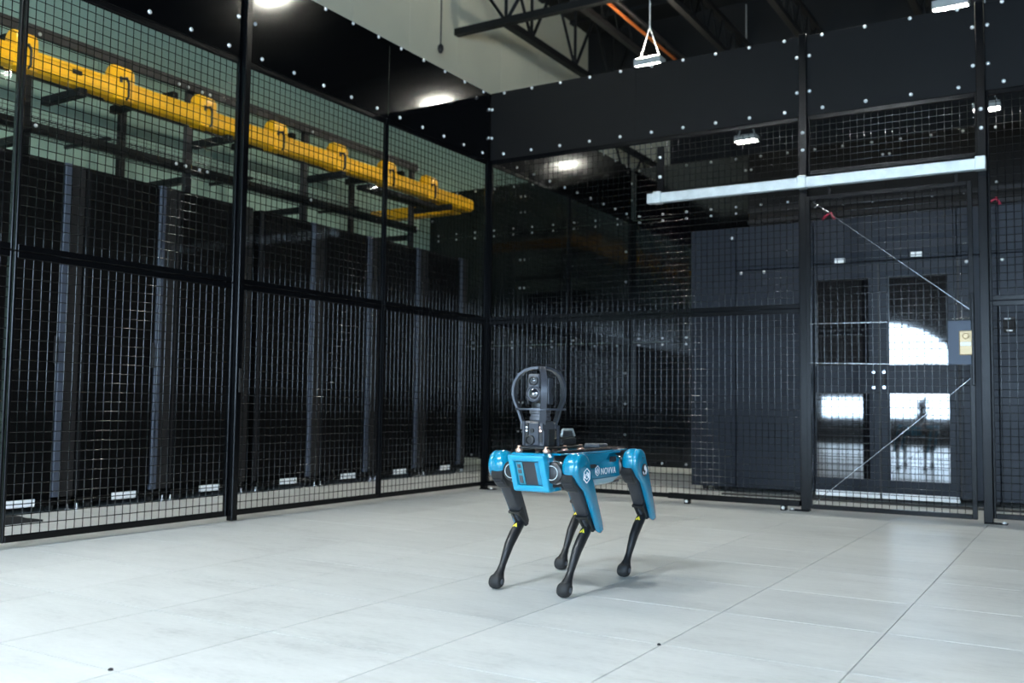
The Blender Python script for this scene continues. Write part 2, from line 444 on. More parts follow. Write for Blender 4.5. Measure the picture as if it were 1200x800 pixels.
# --- left fence, plane x = 0
FL = thing('mesh_fence', 'black wire mesh fence in front of the yellow duct and server cabinets', 'fence')
edges = [(-6.285, -4.722), (-4.712, -3.172), (-3.110, -1.582), (-1.572, -.030), (.030, 1.660), (1.670, 3.30)]
for (a, b) in edges:
    mesh_panel(FL, 'x', a, b, ZB0, ZM-.002)
    mesh_panel(FL, 'x', a, b, ZM+.002, ZS, clear=True)
lt = [-6.285, -4.717, -3.141, -1.577, 0.0, 1.665, 3.30]
for a, b in zip(lt, lt[1:]):
    n = 5
    us = [a+.15+(b-a-.30)*k/(n-1) for k in range(n)]
    zs = [(a+.055, z) for z in (3.38, 3.62)] + [(b-.055, z) for z in (3.38, 3.62)] if a < -3.2 or a > -1.6 and b > -.1 or abs(a+3.141) < .01 else []
    zs = []
    if abs(b+3.141) < .01: zs = [(b-.075, 3.42)]
    if abs(a+3.141) < .01: zs = [(a+.075, 3.42)]
    if abs(b) < .01: zs = [(-.045, 3.36), (-.045, 3.64)]
    sheet(FL, 'x', a+.002, b-.002, ZS, ZT, .019, us, zs)
post(FL, .028, -3.141, 4.4, .052, (0, 0), plate=False)
post(FL, 0.0, 0.0, ZS+.02, .058, (1, 0))
post(FL, .030, -6.31, 4.4, .062, (0, 0), plate=False)
post(FL, 0.0, 3.327, ZS, .05, (0, 0), plate=False)
# dark slot latch on the tall post
MB().bx(.062, .066, -3.150, -3.130, .86, 1.02, .002).build('latch_slot', 'rubber', FL)

# --- right fence, plane y = 0
FR = thing('mesh_fence', 'black wire mesh fence that carries the silver gate track', 'fence')
XB, XC = 3.012, 4.299
for (a, b) in [(.030, XB-.031), (XC+.031, 5.80), (5.81, 7.3)]:
    mesh_panel(FR, 'y', a, b, ZB0, ZM-.002)
    mesh_panel(FR, 'y', a, b, ZM+.002, ZS)
mesh_panel(FR, 'y', XB+.031, XC-.031, 2.66, ZS)
rt = [0.03, 1.55, XB, XC, 5.80, 7.3]
for a, b in zip(rt, rt[1:]):
    n = 5 if b-a > 1.4 else 4
    us = [a+.15+(b-a-.30)*k/(n-1) for k in range(n)]
    zs = []
    if a == .03: zs = [(.045, 3.36), (.045, 3.64)]
    if abs(b-XB) < .01 or abs(b-XC) < .01: zs += [(b-.05, 3.34), (b-.05, 3.63)]
    if abs(a-XB) < .01 or abs(a-XC) < .01: zs += [(a+.05, 3.34), (a+.05, 3.63)]
    sheet(FR, 'y', a+.0004, b-.0004, ZS, ZT, -.019, us, zs, None, 'sheetmatte')
for xx in (XB, XC):
    p = post(FR, xx, -.02, ZT+.01, .062, (1 if xx == XC else -1, 0))
    for z in (2.86, 3.0): put('bolt', bolt_y, p, (xx, -.051, z))
post(FR, 7.33, 0, ZT, .06, (1, 0))
# low guide rail for the open gate, on two feet
gr = MB().bx(1.88, 2.975, -.075, -.030, .036, .082, .003).build('guide_rail', 'black', FR)
for xx in (2.05, 2.85):
    MB().bx(xx-.022, xx+.022, -.085, -.03, 0, .036, .003).build('rail_foot', 'black', gr)
    put('bolt', bolt_y, gr, (xx, -.085, .022))
MB().bx(1.762, 1.822, -.045, -.021, 2.64, 3.05, .003).build('hanger_strap', 'black', FR)
for z in (2.78, 2.95): put('bolt', bolt_y, FR, (1.792, -.045, z))

# --- back fence of solid sheets, plane y = 3.38
FB = thing('sheet_fence', 'tall wall of bolted glossy black sheets behind the gate walkway', 'fence')
YD = 3.38
bx_ = [-3.16, -1.61, -.05, 1.5, 3.05, 4.6, 6.15]
for a, b in zip(bx_, bx_[1:]):
    for (z0, z1) in ((.06, 1.595), (1.60, 3.138), (3.143, 3.80)):
        us = [a+.15+(b-a-.30)*k/4 for k in range(5)]
        zs = [(u, z0+(z1-z0)*q/4) for u in (a+.035, b-.035) for q in ((1, 2, 3) if z1-z0 > 1 else (1.6, 2.9))]
        sheet(FB, 'y', a+.002, b-.002, z0, z1, YD, us, zs, (z0+.045, z1-.03), 'sheetmatte' if a > 1.4 else 'sheet')
for xx in bx_:
    MB().bx(xx-.025, xx+.025, YD+.025, YD+.075, 0, ZT).build('post', 'black', FB)

# --- gate track
TR = thing('gate_track', 'silver galvanised gate track fixed across the mesh fence', 'track', (1.71, -.11, 2.54))
L = 4.33-1.71
m = MB().bx(0, L, -.03, .03, .078, .084).bx(0, L, -.03, -.026, 0, .084).bx(0, L, .026, .03, 0, .084).bx(0, L, -.026, -.010, 0, .004).bx(0, L, .010, .026, 0, .004)
m.build('channel', 'galv', TR)
for xx in (.09, XB-1.71+.01, L-.035):
    MB().bx(xx-.035, xx+.035, -.036, .036, -.006, .094, .004).build('bracket', 'galv', TR)
    MB().bx(xx-.018, xx+.018, .036, .0585 if xx != .09 else .0645, .0, .094, .003).build('bracket_arm', 'black', TR)

# --- sliding gate
GT = thing('sliding_gate', 'black sliding mesh gate with crossed brace rods under silver track', 'gate', (3.045, -.09, .03))
GW, GH = 1.19, 2.44
gf = .034
m = MB()
m.bx(0, gf, -.017, .017, 0, GH, .003).bx(GW-gf, GW, -.017, .017, 0, GH, .003).bx(gf, GW-gf, -.017, .017, 0, gf, .003).bx(gf, GW-gf, -.017, .017, GH-gf, GH, .003)
m.build('frame', 'black', GT)
gm = wires('y', gf-.004, GW-gf+.004, gf-.004, GH-gf+.004).build('wire_mesh', 'wire', GT, 'all'); tag(gm, kind='stuff')
def rod(p, q, r=.0024): return MB().cyl((p[0], -.024, p[1]), (q[0], -.024, q[1]), r, 8, None, False).build('brace_rod', 'chrome', GT, 'all')
rod((.06, GH-.05), (GW-.03, 1.50)); rod((GW-.03, 1.0), (.04, .035)); rod((.03, 1.125), (GW-.05, 1.10), .0028); rod((.03, 1.43), (.60, 1.425), .0022)
for xx in (.18, 1.085):
    MB().bx(xx-.012, xx+.012, -.006, .006, GH-.01, GH+.068, .002).build('hanger', 'black', GT)
    MB().lathe([(.02, -.012), (.02, .012)], (3.045+xx-1.71, .012, .026), 1, 12).build('roller', 'chrome', TR)
lk = MB().bx(GW-.175, GW-.006, -.030, -.018, 1.10, 1.42, .003).build('lock_plate', 'blueplate', GT)
kp = MB().bx(GW-.098, GW-.012, -.052, -.031, 1.17, 1.345, .006).build('keypad', 'gold', lk)
MB().lathe([(.022, 0), (.022, -.022), (.016, -.028)], (GW-.052, -.052, 1.305), 1, 16).build('knob', 'gold', lk, True)
MB().bx(GW-.09, GW-.02, -.057, -.0525, 1.235, 1.262, .002).build('keypad_label', 'white', lk)
MB().bx(GW-.02, GW+.005, -.05, -.020, .95, 1.62, .006).build('pull_bar', 'black', GT)

# ================================================================== grey aisle enclosure behind the gate
YE = 1.19
EN = thing('aisle_enclosure', 'slate grey panelled aisle enclosure with double glazed doors behind gate', 'enclosure', (1.61, YE, 0))
def ex(x): return x-1.61
def panel(x0, x1, z0, z1, name='wall_panel', m='grey', y0=0., th=.05):
    return MB().bx(ex(x0)+.003, ex(x1)-.003, y0, y0+th, z0+.003, z1-.003, .003).build(name, m, EN)
MB().bx(ex(1.64), ex(6.2), .06, .10, .10, 2.48).build('inner_frame', 'greyjoint', EN)
panel(1.61, 2.055, .05, 2.52); panel(2.055, 2.785, .05, 2.10); panel(2.055, 2.785, 2.10, 2.52)
panel(2.785, 3.985, 2.115, 2.52, 'header_panel'); panel(3.985, 4.29, 2.115, 2.53, 'header_panel'); panel(3.985, 4.29, .05, 2.115)
panel(4.29, 5.2, 2.115, 2.53); panel(4.29, 5.2, .05, 2.115); panel(5.2, 6.2, .05, 2.53)
MB().bx(0, ex(1.66), .05, 2.1, .05, 2.5).build('side_panel', 'grey', EN)
MB().bx(0, ex(6.2), .055, 2.1, 2.51, 2.53).build('roof_sheet', 'greyjoint', EN)
for xx in (1.70, 1.82, 1.93, 2.6, 4.25, 5.2, 6.1):
    f = MB().lathe([(.035, -.018), (.035, .018)], (ex(xx), .16, .035), 0, 12).build('caster', 'rubber', EN)
    MB().bx(ex(xx)-.025, ex(xx)+.025, .13, .19, .035, .10).build('caster_fork', 'rubber', f)
def win_door(x0, x1, w0, w1, hx, name):
    d = MB()
    rows = ((.075, .19), (.94, 1.19), (1.97, 2.105))
    d.bx(ex(x0)+.004, ex(w0), .004, .048, .075, 2.105).bx(ex(w1), ex(x1)-.004, .004, .048, .075, 2.105)
    for a, b in rows: d.bx(ex(w0), ex(w1), .004, .048, a, b)
    o = d.build('door_leaf', 'grey', EN)
    for (a, b) in ((.19, .94), (1.19, 1.97)):
        MB().bx(ex(w0), ex(w1), .016, .024, a, b).build('pane', 'glass', o)
    h = MB().bx(ex(hx)-.011, ex(hx)+.011, -.040, -.024, .985, 1.135, .004)
    h.bx(ex(hx)-.008, ex(hx)+.008, -.026, .004, .995, 1.012).bx(ex(hx)-.008, ex(hx)+.008, -.026, .004, 1.108, 1.125)
    h.build('handle', 'ink', o)
    for z in (.992, 1.128):
        MB().lathe([(.012, 0), (.012, -.005)], (ex(hx), -.040, z), 1, 10).build('handle_cap', 'chrome', o)
    MB().bx(ex(x0)+.006, ex(x1)-.006, -.004, .004, .028, .074).build('floor_gap_strip', 'label', o)  # white strip put in for the bright floor showing under the doors
win_door(2.787, 3.348, 2.80, 3.262, 3.308, 'l'); win_door(3.352, 3.985, 3.432, 3.908, 3.394, 'r')
MB().bx(ex(3.342), ex(3.358), -.006, .004, .08, 2.1).build('astragal', 'ink', EN)
MB().bx(ex(3.985), ex(3.998), -.004, .004, .08, 2.1).build('joint_strip', 'ink', EN)
for (xx, z) in ((3.02, 2.135), (3.665, 2.15)):
    MB().bx(ex(xx)-.045, ex(xx)+.045, -.006, -.0005, z-.020, z+.022, .002).build('door_label', 'white', EN)
for (xx, z) in ((2.11, 2.075), (2.33, 2.075), (2.02, 2.42), (4.06, 2.06), (4.33, 2.06)):
    put('bolt', bolt_y, EN, (ex(xx), -.001, z))
cr_ = thing('card_reader', 'small black card reader on grey panel beside gate post', 'card reader', (4.375, YE-.001, 1.51))
MB().bx(-.045, .045, -.03, 0, -.062, .062, .01).build('body', 'ink', cr_)
MB().bx(-.03, .03, -.034, -.0305, -.035, .045, .003).build('face', 'rackgrey', cr_)
MB().bx(-.022, .022, -.037, -.0342, -.052, -.042).build('status_bar', 'label', cr_)
MB().bx(-.035, .010, -.033, -.0305, .048, .056).build('status_light', 'label', cr_)
tag(MB().bx(2.0, 5.6, .93, 1.0, 0, .014, .003).build('rail_strip', 'rubber'), 'black cable cover strip lying on floor in front of grey doors', 'cable cover')  # flat strip added in place of another mesh panel's bottom rail
# cable ladder on top of the enclosure
ct = thing('cable_ladder', 'dark cable ladder lying along the top of the grey enclosure', 'cable tray', (2.1, YE+.25, 2.532))
for yy in (0, .32):
    for zz in (.06, .17): MB().bx(0, 3.9, yy-.012, yy+.012, zz, zz+.035).build('side_rail', 'rackgrey', ct)
for k in range(14): MB().bx(.1+k*.28, .13+k*.28, 0, .32, 0, .06).build('rung', 'rackgrey', ct)
for k, (xx, yy) in enumerate(((.72, -.03), (2.1, -.03))):
    tag(MB().tube([(2.1+xx, YE+.2, 2.543), (2.1+xx+.02, YE+.19, 2.58), (2.1+xx+.08, YE+.19, 2.62), (2.1+xx+.12, YE+.2, 2.543)], .012, 6).build('patch_cable', 'red', smooth='all'),
        ['red patch cable over the cable ladder, above the first door leaf', 'red patch cable over the cable ladder, above the gate post'][k], 'cable', 'red cables on the cable ladder')

# ================================================================== server cabinets behind the left fence
CW, CH, CD = .822, 2.52, 1.10
cab = thing('server_cabinet', 'tall black server cabinet on casters with white base label', 'server cabinet', (0, 0, 0), 'server cabinets in a row under the yellow duct')
MB().bx(-CD, -.03, -CW/2, CW/2, .085, CH, .004).build('body', 'rack', cab)
MB().bx(-.03, -.002, -CW/2+.02, CW/2-.185, .13, CH-.03, .006).build('door', 'rackdoor', cab)
MB().bx(-.03, .004, CW/2-.178, CW/2-.122, .10, CH-.005, .003).build('corner_strip', 'rackstrip', cab)
MB().bx(-.03, -.004, CW/2-.118, CW/2-.012, .10, CH-.005, .003).build('side_stile', 'rackgrey', cab)
MB().bx(-.03, -.008, -CW/2+.002, -CW/2+.016, .10, CH-.005).build('hinge_stile', 'rackgrey', cab)
MB().bx(-.09, -.006, -CW/2+.02, CW/2-.02, .045, .085, .003).build('plinth', 'rack', cab)
MB().bx(-.006, -.002, -.107, .107, .048, .098, .001).build('label_plate', 'label', cab)
MB().bx(-.002, .022, CW/2-.215, CW/2-.195, 1.05, 1.25, .005).build('handle', 'rackgrey', cab)
for sy in (-1, 1):
    for xx in (-.06, -CD+.08):
        c_ = MB().lathe([(.03, -.014), (.03, .014)], (xx, sy*(CW/2-.16 if sy > 0 else CW/2-.13), .03), 1, 12).build('caster', 'rubber', cab)
        MB().bx(xx-.02, xx+.02, sy*(CW/2-.15)-.018, sy*(CW/2-.15)+.018, .035, .085).build('caster_fork', 'rackgrey', c_)
    MB().lathe([(.018, 0), (.018, .010), (.008, .012), (.008, .085)], (-.03, sy*(CW/2-.035), 0), 2, 10).build('levelling_foot', 'chrome', cab, True)
cys = [-3.738, -2.908, -2.077, -1.154, -.325, .508, 1.346]
cab.location = (-1.395, cys[0], 0)
cab['label'] = 'black server cabinet with white base label, next to the black floor block'
words = ['third server cabinet before the narrow gap in the row', 'server cabinet just before the narrow gap in the row', 'server cabinet just after the narrow gap in the row',
         'third server cabinet from the turned end of yellow duct', 'second server cabinet from the turned end of yellow duct', 'last server cabinet in the row, at the turned end of yellow duct']
words[0] = 'second server cabinet before the narrow gap in the row'
for y, wd_ in zip(cys[1:], words):
    o = copy_tree(cab); o.location = (-1.395, y, 0); o['label'] = 'black '+wd_
o = copy_tree(cab); o.location = (-1.395, -4.57, 0); o['label'] = 'black server cabinet behind the black floor block, first of the row'
kb = thing('kick_block', 'black tapered floor block beside the first cabinet base', 'block', (-1.0, -4.02, 0))
MB().prism([(-.22, 0), (.16, 0), (.16, .012), (.05, .03), (.0, .05), (-.22, .05)], 0, -.06, .06).build('wedge', 'rubber', kb)
MB().bx(-.05, .05, -.34, -.2, 0, .085, .004).build('bracket', 'rubber', kb)

# strut frame on the cabinets
SX = -2.0
SF = thing('strut_frame', 'bronze and black strut frame standing on the server cabinets', 'frame', (SX, 0, CH))
def zz(z): return z-CH
def beam(y0, y1, z, x=0., m='strut', h=.082, name='beam'):
    b = MB(); b.bx(x-.004, x+.021, y0, y1, zz(z)-h/2, zz(z)+h/2).bx(x-.021, x-.004, y0, y1, zz(z)+h/2-.012, zz(z)+h/2).bx(x-.021, x-.004, y0, y1, zz(z)-h/2, zz(z)-h/2+.012)
    return b.build(name, m, SF)
beam(-4.9, 1.50, 3.64); beam(-4.9, 1.50, 2.885, 0, 'strutblack'); beam(-4.9, 1.50, 3.64, -.95, 'strutblack')
ps = (-4.9, -3.45, -1.90, -.40, 1.44)
for k, yy in enumerate(ps):
    MB().bx(-.055, -.006, yy-.035, yy+.035, 0, zz(3.68), .003).build('upright', 'strut' if k > 1 else 'strutblack', SF)
    for z in (3.62, 2.90):
        for s in (-.16, -.06, .10, .19) if k in (2,) else (.06,):
            put('bolt', bolt_x, SF, (.021, yy+s, zz(z)))
    MB().bx(-.95, -.06, yy-.16, yy-.10, zz(3.50), zz(3.57)).build('cross_beam', 'strutblack', SF)
    MB().bx(-1.0, -.951, yy-.035, yy+.035, 0, zz(3.68)).build('upright', 'strutblack', SF)
    MB().bx(-.9, -.06, yy-.03, yy+.03, zz(2.76), zz(2.82)).build('cross_beam', 'strutblack', SF)
    ya = yy+.15 if k < 2 else yy+.05
    MB().bx(-.02, .47 if k < 4 else .52, ya-.03, ya+.03, zz(3.085), zz(3.150), .003).build('arm', 'strutblack', SF)

# wire basket tray
bt = thing('basket_tray', 'dark wire basket tray hung beside the yellow duct', 'cable tray', (SX-.02, -4.8, 3.0))
m = MB()
for k in range(121): m.cyl((-.62, k*.05, 0), (-.06, k*.05, 0), .0025, 5)
for k in range(12): m.cyl((-.62+k*.05, 0, .004), (-.62+k*.05, 6.0, .004), .0025, 5)
for xx in (-.62, -.06):
    for z in (.035, .07): m.cyl((xx, 0, z), (xx, 6.0, z), .0025, 5)
    for k in range(61): m.cyl((xx, k*.1, 0), (xx, k*.1, .07), .0025, 5)
tag(m.build('basket_wire', 'basket', bt, 'all'), kind='stuff')
for k in range(4): MB().bx(-.64, -.04, .5+k*1.6, .53+k*1.6, -.03, -.004).build('tray_support', 'strutblack', bt)

# yellow fibre duct
DX = -1.60
YD_ = thing('fibre_duct', 'yellow plastic fibre duct with humped couplers above server cabinets', 'cable duct', (DX, 0, 3.165))
def trough(y0, y1):
    m = MB(); h, wd, t = .135, .062, .006
    pr = [(-wd, h), (-wd, .02), (-wd+.02, 0), (wd-.02, 0), (wd, .02), (wd, h), (wd+.012, h), (wd+.012, h-.02), (wd+.006, h-.02), (wd+.006, .018), (wd-.018, -.006), (-wd+.018, -.006), (-wd-.006, .018), (-wd-.006, h-.02), (-wd-.012, h-.02), (-wd-.012, h)]
    m.prism(pr, 1, y0, y1)
    m.bx(-wd-.004, wd+.004, y0, y1, h, h+.006)
    m.bx(wd+.006, wd+.011, y0, y1, .035, .045)
    return m.build('duct_section', 'yellow', YD_)
def hump():
    pts = [(-.078, -.012), (.078, -.012), (.078, .188)]
    for k in range(1, 8):
        a = PI*k/8; pts.append((.078*math.cos(a), .188+.082*math.sin(a)))
    pts.append((-.078, .188))
    return pts
cy_ = [-5.45, -4.62, -3.759, -2.942, -2.104, -1.240, -.378, .427, 1.198]
ends = [-6.2]+cy_+[1.88]
cm = MB().prism(hump(), 1, -.088, .088, .016, 2).mesh('coupler', 'yellow', True)
lm = MB().tube([(.082, -.035, .15), (.087, .0, .165), (.088, .02, .13), (.087, .022, .02), (.080, .005, -.01)], [(.012, .007)]*5, 6).mesh('latch', 'ink', 'all')
km = MB().bx(.079, .088, -.06, -.035, .12, .165, .002).mesh('latch_catch', 'ink')
for a, b in zip(ends, ends[1:]): trough(a+.004, b-.004)
for y in cy_:
    c_ = put('coupler', cm, YD_, (0, y, 0)); put('latch', lm, c_); put('latch_catch', km, c_)
el = MB(); n = 7                                     # turned end and cross run towards the wall
MB().bx(-.10, .075, 1.882, 2.06, -.006, .145, .03).build('elbow', 'yellow', YD_, True)
MB().bx(-1.45, -.101, 1.90, 2.04, -.02, .115, .006).build('cross_duct', 'yellow', YD_)
MB().bx(-.078, .078, 1.74, 1.80, -.012, .150, .01).build('end_collar', 'yellow', YD_)
MB().bx(.0685, .076, -3.40, -3.32, .07, .105, .003).build('clip', 'rackgrey', YD_)
tag(MB().bx(-1.62, -1.44, -.05, 1.30, 3.03, 3.075, .004).build('cable_bundle', 'strutblack'), 'flat black strut lying under the yellow duct end', 'strut')

# ================================================================== robot dog
RX, RY, HZ = 2.93, -3.80, .545
RB = thing('robot_dog', 'blue and black four-legged robot dog with caged camera mast', 'robot', (RX, RY, 0))
def sk(z, s): return (-.045)*(HZ-min(z, HZ))/.5          # legs lean a little to one side
# body
body = MB()
prof = [(-.085, .455), (.085, .455), (.118, .485), (.118, .555), (.088, .592), (-.088, .592), (-.118, .555), (-.118, .485)]
body.prism(prof, 1, -.36, .36, .012, 2)
BO = body.build('body', 'rblack', RB, True)
for s in (1, -1):
    MB().prism([(s*.119, .478), (s*.119, .556), (s*.092, .594), (s*.128, .560), (s*.132, .52), (s*.128, .480)], 1, -.20, .215).build('side_panel', 'rblue', BO)
    # raised shoulder over the side panel, dark vent under it
    MB().prism([(-.20, .594), (.20, .594), (.20, .588), (.085, .588), (.055, .565), (-.05, .545), (-.20, .545)], 0, s*.120, s*.138).build('upper_panel', 'rblue', BO)
    MB().prism([(-.20, .545), (-.05, .545), (-.03, .535), (-.06, .528), (-.20, .530)], 0, s*.122, s*.1335).build('vent_slot', 'ink', BO)
    MB().bx(s*.1325, s*.1365, .095, .16, .548, .572, .003).build('badge', 'rackgrey', BO)
    MB().prism([(s*.06, .437), (s*.10, .452), (s*.128, .477), (s*.124, .480), (s*.05, .455)], 1, -.21, .20).build('belly_panel', 'rblue_lit', BO)
MB().bx(-.075, .075, -.33, .33, .440, .457, .006).build('belly_plate', 'mast', BO)
MB().bx(-.118, .118, -.345, .33, .592, .600, .004).build('top_plate', 'rblue', BO)
for s in (1, -1): MB().bx(s*.085-.012, s*.085+.012, -.34, .26, .600, .610, .003).build('payload_rail', 'ink', BO)
MB().prism([(-.118, .592), (.118, .592), (.10, .607), (-.10, .607)], 1, .19, .33).build('rear_deck', 'rblack', BO)
MB().bx(-.03, .05, .16, .25, .607, .625, .004).build('deck_box', 'mast', BO)
# rear end
MB().box((0, .39, .525), (.19, .08, .135), .025, seg=2).build('rear_bumper', 'rblue', BO, True)
# head
HD = thing('head', None, None); HD.parent = RB
yb, yt = -.385, -.445
def slab(xw0, xw1, z0, z1, d0, d1):
    """block on the sloping face: d is depth behind the face"""
    def fy(z): return yb+(yt-yb)*(z-.44)/.152
    return [(xw0, fy(z0)+d0, z0), (xw1, fy(z0)+d0, z0), (xw1, fy(z1)+d0, z1), (xw0, fy(z1)+d0, z1)], [(xw0, fy(z0)+d1, z0), (xw1, fy(z0)+d1, z0), (xw1, fy(z1)+d1, z1), (xw0, fy(z1)+d1, z1)]
def sl(name, m, x0, x1, z0, z1, d0, d1, bev=.0, parent=HD):
    mb = MB(); a, b = slab(x0, x1, z0, z1, d0, d1); mb.rings([a, b])
    if bev: bmesh.ops.bevel(mb.bm, geom=mb.bm.edges[:], offset=bev, segments=2, affect='EDGES', profile=.5)
    return mb.build(name, m, parent, True)
# frame from four bars + shell behind
sl('face_frame', 'rblue_lit', -.088, .088, .566, .594, 0, .05, .009)
sl('face_frame', 'rblue_lit', -.088, .088, .438, .466, 0, .05, .009)
sl('face_frame', 'rblue_lit', -.088, -.060, .450, .582, 0.0005, .05, .008)
sl('face_frame', 'rblue_lit', .056, .088, .450, .582, 0.0005, .05, .008)
sl('face_panel', 'rgrey', -.062, .060, .462, .570, .016, .05)
sl('sensor_strip', 'sensor', -.058, -.026, .468, .564, .010, .018, .003)
sl('sensor_strip', 'rblue', .034, .054, .468, .564, .010, .018, .003)
for zc, h in ((.546, .008), (.523, .008), (.490, .016)):
    sl('sensor_lens', 'mast', -.050, -.034, zc-h, zc+h, .006, .012, .002)
sl('head_shell', 'rblue', -.090, .090, .440, .590, .047, .115, .010)
MB().prism([(-.092, .585), (.092, .585), (.075, .602), (-.075, .602)], 1, -.42, -.33, .004).build('brow', 'rblue', HD, True)

# legs
def leg(side, fr):
    hy = -.328 if fr else .262
    knee = (-.122, .273) if fr else (.466, .273)
    foot = (-.302, .034) if fr else (.293, .034)
    sgn = side
    root = thing('leg', None, None); root.parent = RB
    def S(mb):                                  # shift by the lean of the leg and the hip offset
        for v in mb.bm.verts: v.co.x += sgn*.168 + sk(v.co.z, sgn)
        return mb
    # thigh: dark tapered beam
    dy, dz = knee[0]-hy, knee[1]-HZ; Ln = math.hypot(dy, dz); u = (dy/Ln, dz/Ln); nrm = (-u[1], u[0])   # nrm points to the rear/up side
    def pt(s, o): return (hy+u[0]*s+nrm[0]*o, HZ+u[1]*s+nrm[1]*o)
    th = MB().prism([pt(.03, -.046), pt(.03, .046), pt(.14, .032), pt(.27, .027), pt(.345, .022), pt(.360, .004), pt(.275, -.026), pt(.14, -.038)], 0, -.030, .022, .007)
    thigh = S(th).build('thigh', 'rgrey', root, True)
    S(MB().prism([pt(.272, -.034), pt(.272, -.020), pt(.335, -.008), pt(.335, -.020)], 0, -.006, .004)).build('knee_slot', 'mast', thigh)
    for o in (-.026, .010):
        S(MB().prism([pt(.245, -.038), pt(.245, .0), pt(.355, .006), pt(.350, -.014)], 0, o, o+.014, .003)).build('knee_fork', 'rblack', thigh, True)
    S(MB().prism([pt(.243, -.040), pt(.243, -.022), pt(.256, -.020), pt(.256, -.038)], 0, -.030, .026)).build('knee_band', 'rblack', thigh)
    # motor block with grille at the top front of the thigh
    S(MB().prism([pt(-.01, -.062), pt(-.01, .03), pt(.095, .03), pt(.095, -.048), pt(.07, -.060), pt(.015, -.072)], 0, -.034, .026, .006)).build('motor_block', 'rblack', thigh, True)
    S(MB().prism([pt(.022, -.0735), pt(.022, -.066), pt(.084, -.046), pt(.084, -.0535)], 0, -.026, .020)).build('grille', 'grille', thigh)
    for q in range(6):
        s0 = .028+q*.0095; o0 = -.0735+.020*(s0-.022)/.062
        S(MB().prism([pt(s0, o0+.001), pt(s0, o0-.0028), pt(s0+.0045, o0-.0013), pt(s0+.0045, o0+.003)], 0, -.024, .018)).build('grille_slat', 'rgrey', thigh)
    # blue outer cover: long tapered shield, rounded hip dome
    pr = []
    for k in range(9):
        a = PI*(.60+ .95*k/8)
        pr.append((hy+u[0]*0+.060*(math.cos(a)*nrm[0]*-1+math.sin(a)*u[0]*1), HZ+.060*(math.cos(a)*nrm[1]*-1+math.sin(a)*u[1]*1)))
    pr = []
    a0 = math.atan2(nrm[1], nrm[0])
    for k in range(11):                       # from rear side over the top to the front side
        a = a0 + PI*k/10
        pr.append((hy+.060*math.cos(a), HZ+.060*math.sin(a)))
    pr += [pt(.05, -.050), pt(.11, -.022), pt(.20, -.014), pt(.350, -.008), pt(.372, .006), pt(.372, .028), pt(.325, .038), pt(.15, .048)]
    x0, x1 = (.022, .052) if sgn > 0 else (-.052, -.022)
    cov = S(MB().prism(pr, 0, x0, x1, .013, 4)).build('cover', 'rblue', root, True)
    dm = MB().ball((0, 0, 0), 1, 28, 18)
    for v in dm.bm.verts:                     # full-bodied dome: squarer across the leg
        c = v.co; e = abs(c.x)**2.6; k = (max(0, 1-e))**(1/2.6); r_ = math.hypot(c.y, c.z) or 1
        v.co = (sgn*.008+.046*c.x, hy+.0612*k*c.y/r_, HZ+.0612*k*c.z/r_)
    for v in [v for v in dm.bm.verts if (v.co.y-hy)*u[0]+(v.co.z-HZ)*u[1] > .004]:
        o = (v.co.y-hy)*nrm[0]+(v.co.z-HZ)*nrm[1]; q = pt(.004, o); v.co.y, v.co.z = q
    S(dm).build('hip_dome', 'rblue', cov, True)
    # shank
    kx = 0.0
    ptsK = [(.305, .006), (None, None)]
    K0 = pt(.330, .002)
    dv = Vector((foot[0]-K0[0], foot[1]-K0[1])); fw = Vector((dv.y, -dv.x)).normalized()
    if fw.x > 0: fw = -fw
    path = []
    for t_, o_ in ((-.03, .0), (.10, .007), (.26, .016), (.44, .020), (.60, .013), (.74, .006), (.84, .002), (.92, .0), (1.0, .0)):
        q = Vector(K0)+dv*t_+fw*o_; path.append((q.x, q.y))
    rad = [(.018, .019), (.023, .024), (.0225, .0275), (.0205, .0255), (.0175, .0205), (.0150, .0165), (.0180, .0190), (.0255, .0280), (.0265, .0300)]
    sh = MB()
    rs = []
    for i, (p, r) in enumerate(zip(path, rad)):
        a, b = Vector(path[max(i-1, 0)]), Vector(path[min(i+1, len(path)-1)]); t = (b-a).normalized(); n2 = Vector((-t.y, t.x))
        rs.append([(r[0]*math.cos(q*PI/6)-.004, p[0]+n2.x*r[1]*math.sin(q*PI/6), p[1]+n2.y*r[1]*math.sin(q*PI/6)) for q in range(12)])
    sh.rings(rs)
    shank = S(sh).build('shank', 'rblack', root, 'all')
    ft = S(MB().lathe([(.010, -.027), (.024, -.026), (.029, -.020), (.0325, -.008), (.0325, .008), (.029, .020), (.024, .026), (.010, .027)], (-.004, foot[0], foot[1]), 0, 22)).build('foot', 'rubber', shank, 'all')
    S(MB().lathe([(.011, 0), (.011, .004), (.006, .005)], (.0228, foot[0], foot[1]), 0, 14)).build('foot_cap', 'mast', shank)
    # yellow warning triangle on the front of the shank, below the knee
    q = path[1]; q2 = path[2]
    tv = Vector((q2[0]-q[0], q2[1]-q[1])).normalized(); nv = Vector((tv.y, -tv.x))
    if nv.x > 0: nv = -nv
    c = Vector(q)*.62+Vector(q2)*.38+nv*.0222
    def tp(xo, so, d=0): return (xo-.004, c.x-tv.x*so+nv.x*d, c.y-tv.y*so+nv.y*d)
    tr = MB().rings([[tp(-.0115, -.009), tp(.0115, -.009), tp(0, .0115)], [tp(-.0115, -.009, .003), tp(.0115, -.009, .003), tp(0, .0115, .003)]])
    S(tr).build('warning_sign', 'warn', shank)
    tr = MB().rings([[tp(-.002, -.006, .003), tp(.002, -.006, .003), tp(.0, .006, .003)], [tp(-.002, -.006, .0038), tp(.002, -.006, .0038), tp(0, .006, .0038)]])
    S(tr).build('warning_mark', 'ink', shank)
